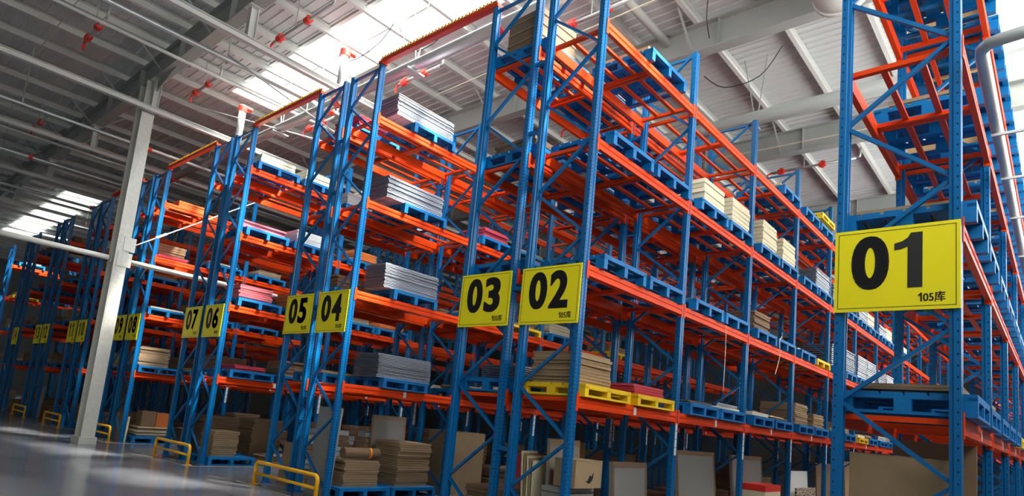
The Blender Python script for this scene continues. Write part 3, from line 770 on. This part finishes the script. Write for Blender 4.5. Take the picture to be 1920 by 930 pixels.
rod('white tie rod with turnbuckle rising from the column toward rack six', (-14.94, -.78, 5.55), (-14.86, 5.7, 10.3), .018, buckle=.08)

# ------------------------------------------------------------------ hung beams under the roof
def hung_beam(label, x, z, posts, y0=-16, y1=13, m=M_WPAINT, zt=10.4):
    o = thing('hung_beam', label, 'beam', (x, 0, z))
    w_, h_ = .075, .15
    ob('rail', MB().prism([(-w_,0),(w_,0),(w_,.012),(.006,.012),(.006,h_-.012),(w_,h_-.012),(w_,h_),(-w_,h_),(-w_,h_-.012),(-.006,h_-.012),(-.006,.012),(-w_,.012)], y0, y1, 'y').mesh('rail', m), o)
    for y in posts:
        L = zt - z
        ob('hanger_post', MB().prism([(-.09,y-.09),(.09,y-.09),(.09,y-.075),(.008,y-.075),(.008,y+.075),(.09,y+.075),(.09,y+.09),(-.09,y+.09),(-.09,y+.075),(-.008,y+.075),(-.008,y-.075),(-.09,y-.075)], h_, L-.012, 'z').mesh('hanger_post', m), o)
        ob('top_plate', MB().box(-.16,y-.16,L-.012,.16,y+.16,L).mesh('top_plate', m), o)
hung_beam('grey hung beam passing over rack five with its post at the rafter', -9.0, 9.52, (-1.0,))
hung_beam('grey hung beam passing above the white column', -14.7, 9.42, (-1.0,))
hung_beam('grey hung beam over rack nine', -20.35, 9.50, (-1.0,))
hung_beam('grey hung beam over rack eleven', -26.0, 9.50, (-1.0,))
hung_beam('grey hung beam over rack thirteen', -31.8, 9.50, (-1.0,))
def ypipe(label, x, z, rr, y0, y1, m=M_STEEL, coup=(), hang=()):
    o = thing('roof_pipe', label, 'pipe', (x, 0, z))
    ob('pipe_run', MB().tube([(0,y0,0),(0,y1,0)], rr, 12).mesh('pipe_run', m, True), o)
    for y in coup: ob('coupling', MB().tube([(0,y-.06,0),(0,y+.06,0)], rr*1.45, 10).mesh('coupling', M_COUPL), o)
    for y in hang: ob('hanger_strap', MB().box(-.008,y-.012,rr,.008,y+.012,min(1.8,11.05-z)).box(-rr-.01,y-.012,-rr-.02,rr+.01,y+.012,-rr).mesh('hanger_strap', M_GPAINT), o)
def xpipe(label, y, z, rr, x0, x1, m=M_STEEL, coup=(), hang=(), name='roof_pipe'):
    o = thing(name, label, 'pipe', (0, y, z))
    ob('pipe_run', MB().tube([(x0,0,0),(x1,0,0)], rr, 16).mesh('pipe_run', m, True), o)
    for x in coup: ob('coupling', MB().tube([(x-.10,0,0),(x+.10,0,0)], rr*1.22, 14).mesh('coupling', M_COUPL), o)
    for x in hang:
        ob('hanger_strap', MB().bar((x-.35,0,11.1-z),(x,0,-rr-.03),.02,.02).bar((x+.2,0,11.1-z),(x,0,-rr-.03),.02,.02).box(x-.2,-.25,-rr-.05,x+.02,.25,-rr-.015).mesh('hanger_strap', M_GPAINT), o)
    return o
ypipe('thin silver sprinkler pipe passing behind the column', -17.5, 9.3, .055, -16, 13, coup=(-.1, 3.1), hang=(-3.5, 4.0))
ypipe('pair pipe hung beside rack six', -10.3, 9.62, .07, -16, 13, coup=(2.0,), hang=(-.9, 1.6))
ypipe('silver pipe over rack ten', -23.0, 9.4, .06, -16, 13, coup=(-2.2,), hang=(-3,))
ypipe('silver pipe over rack twelve', -28.5, 9.5, .06, -16, 13, coup=(1.2,))
ypipe('white round roof strut over rack two', -2.3, 10.95, .10, -1.0, 5.9, m=M_WPAINT)
p = xpipe('large silver fire main crossing the rack ends under the skylight', 1.60, 9.45, .13, -24, 3.3, coup=(-3.62, -9.3, -15.0, -20.0), hang=(-6.2, -12.2))
for x in (-9.3, -15.0):
    ob('riser', MB().tube([(x,0,.12),(x,0,1.45)], .11, 14).mesh('riser', M_STEEL, True), p)
    ob('coupling', MB().tube([(x,0,1.25),(x,0,1.42)], .14, 12).mesh('coupling', M_COUPL), p)
    ob('outlet', MB().tube([(x,0,1.42),(x,.3,1.42)], .07, 10).mesh('outlet', M_COUPL), p)
xpipe('big grey duct pipe hung on brackets behind racks one and two', 7.75, 9.5, .165, -9, 6.6, m=M_GPAINT, hang=(-.8, 3.0))
def branch(label, x0, x1, y, z, tip=True):
    o = thing('sprinkler_branch', label, 'pipe', (x0, y, z), group='sprinkler branches with red couplings')
    L = x1-x0
    ob('pipe_run', MB().tube([(0,0,0),(L,0,0)], .038, 10).mesh('pipe_run', M_STEEL, True), o)
    for x in (L*.12, L*.62): 
        ob('coupling', MB().tube([(x-.09,0,0),(x+.09,0,0)], .085, 10).tube([(x,0,-.10),(x,0,.10)], .05, 8).mesh('coupling', M_COUPL), o)
    ob('drop', MB().tube([(L,0,0),(L+.10,0,.03),(L+.12,0,.30)], .03, 8).mesh('drop', M_STEEL, True), o)
    ob('sprinkler_head', MB().tube([(0,0,0),(-.12,0,-.04),(-.14,0,-.22)], .03, 8).mesh('sprinkler_head', M_COUPL), o)
    ob('hanger_strap', MB().box(L*.4-.01,-.01,.03,L*.4+.01,.01,11.12-z).mesh('hanger_strap', M_GPAINT), o)
branch('sprinkler branch with red couplings hung just right of the column top', -14.4, -12.7, -.14, 10.3)
branch('sprinkler branch with red couplings above the skylight edge over rack five', -9.7, -7.2, -.12, 10.3)
branch('sprinkler branch with red couplings at the upper roof corner', -14.0, -12.4, -3.0, 10.3)
branch('sprinkler branch with red couplings over the aisle of rack four', -8.5, -6.9, 2.85, 10.3)
branch('sprinkler branch with red couplings behind the end of rack three', -3.4, -1.6, 3.3, 10.3)
branch('sprinkler branch with red couplings deep over rack four', -6.0, -4.3, 7.0, 10.2)
branch('sprinkler branch with red couplings deep over rack two', -2.2, .2, 12.9, 10.3)
branch('sprinkler branch with red couplings over racks six and seven', -13.2, -11.6, 2.9, 10.2)
branch('sprinkler branch with red couplings far over rack ten', -22.4, -20.6, -2.4, 10.2)
for i, (x, z, rr) in enumerate(((-12.4, 10.15, .045), (-19.2, 9.9, .05), (-21.8, 9.8, .045), (-25.0, 9.9, .06), (-30.0, 9.6, .06), (-34.0, 9.6, .07), (-38.5, 9.6, .07))):
    ypipe('%s thin pipe under the dark roof counted from the white column' % ORD[i+1], x, z, rr, -16, 13, m=M_STEEL if i % 2 else M_WPAINT, hang=(-4.0, 2.4))
o = thing('round_duct', 'large white round duct end beside the rafter above rack one', 'duct', (1.62, 0, 10.42))
ob('duct_body', MB().tube([(0,3.2,0),(0,5.35,0)], .50, 28).mesh('duct_body', M_WPAINT, True), o)
ob('duct_collar', MB().tube([(0,5.35,0),(0,5.45,0)], .53, 28).mesh('duct_collar', M_WPAINT, True), o)
# thin tie rods and cables
rod('long thin wire crossing the roof beside rack two', (-7.5, 3.3, 9.9), (-.6, 3.1, 9.9), .012, m=M_CREAM, name='roof_wire')
rod('thin wire strung over the aisle behind rack two', (-6.0, 10.2, 9.9), (3.0, 10.4, 9.9), .014, m=M_CREAM, name='roof_wire')
rod('slanting tie rod above rack six', (-14.3, -.6, 9.85), (-10.45, 3.4, 9.0), .016)
rod('slanting tie rod under the skylight', (-10.3, -.9, 9.75), (-9.3, 1.6, 8.6), .02, m=M_GPAINT)
rod('steel sag rod between purlins near the upper corner', (-19.5, -3.4, 11.0), (-9.0, -3.4, 11.0), .014, m=M_CREAM)
def cable(label, pts, rr=.012, m=M_BLACKC):
    o = thing('hanging_cable', label, 'cable', pts[0]); p0 = Vector(pts[0])
    V = [Vector(p)-p0 for p in pts]; out = []
    for i in range(len(V)-1):
        a = V[max(0,i-1)]; b_ = V[i]; c_ = V[i+1]; d = V[min(len(V)-1,i+2)]
        for t in (0,.25,.5,.75):
            out.append(.5*((2*b_)+(c_-a)*t+(2*a-5*b_+4*c_-d)*t*t+(-a+3*b_-3*c_+d)*t**3))
    out.append(V[-1]); ob('wire', MB().tube(out, rr, 6).mesh('wire', m), o)
cable('black cable sagging below the roof behind rack two', [(-1.9,7.1,10.6),(-1.4,7.2,10.2),(-.6,7.3,10.3),(-.1,7.3,10.9)])
cable('dark cable looping under the skylight over rack four', [(-9.8,1.5,11.1),(-9.2,1.7,10.6),(-8.2,1.8,10.75),(-7.6,1.8,11.1)])
cable('dark cable looping under the skylight over rack three', [(-7.5,1.9,11.1),(-7.3,2.2,10.5),(-6.7,2.4,10.6),(-6.3,2.5,11.0)])
cable('black cable hooked on the rafter behind rack two', [(-.9,5.0,11.05),(-1.0,5.2,10.7),(-1.1,5.6,10.5)])
cable('thin string dangling from the second shelf of rack two', [(.13,7.3,4.05),(.15,7.1,3.9),(.13,7.2,3.6),(.12,7.0,3.2)], .008, M_CREAM)
cable('thin string dangling in front of rack two, second bay', [(.016,4.6,3.8),(.03,4.6,3.4),(.025,4.6,2.6)], .006, M_CREAM)
# pipe with wall brackets beside rack one
o = thing('downpipe', 'grey pipe running along rack one with an elbow at its near end', 'pipe', (4.16, 0, 5.3))
ob('pipe_run', MB().tube([(.75,-.22,.04),(.16,-.22,0),(.06,-.19,0),(.01,-.12,0),(0,-.02,0),(0,26,0)], .055, 12).mesh('pipe_run', M_STEEL, True), o)
for y in (1.55, 2.9, 4.5, 6.6, 9.2): ob('wall_bracket', MB().box(-.05, y, -.09, 3.0, y+.03, -.062).mesh('wall_bracket', M_WPAINT), o)
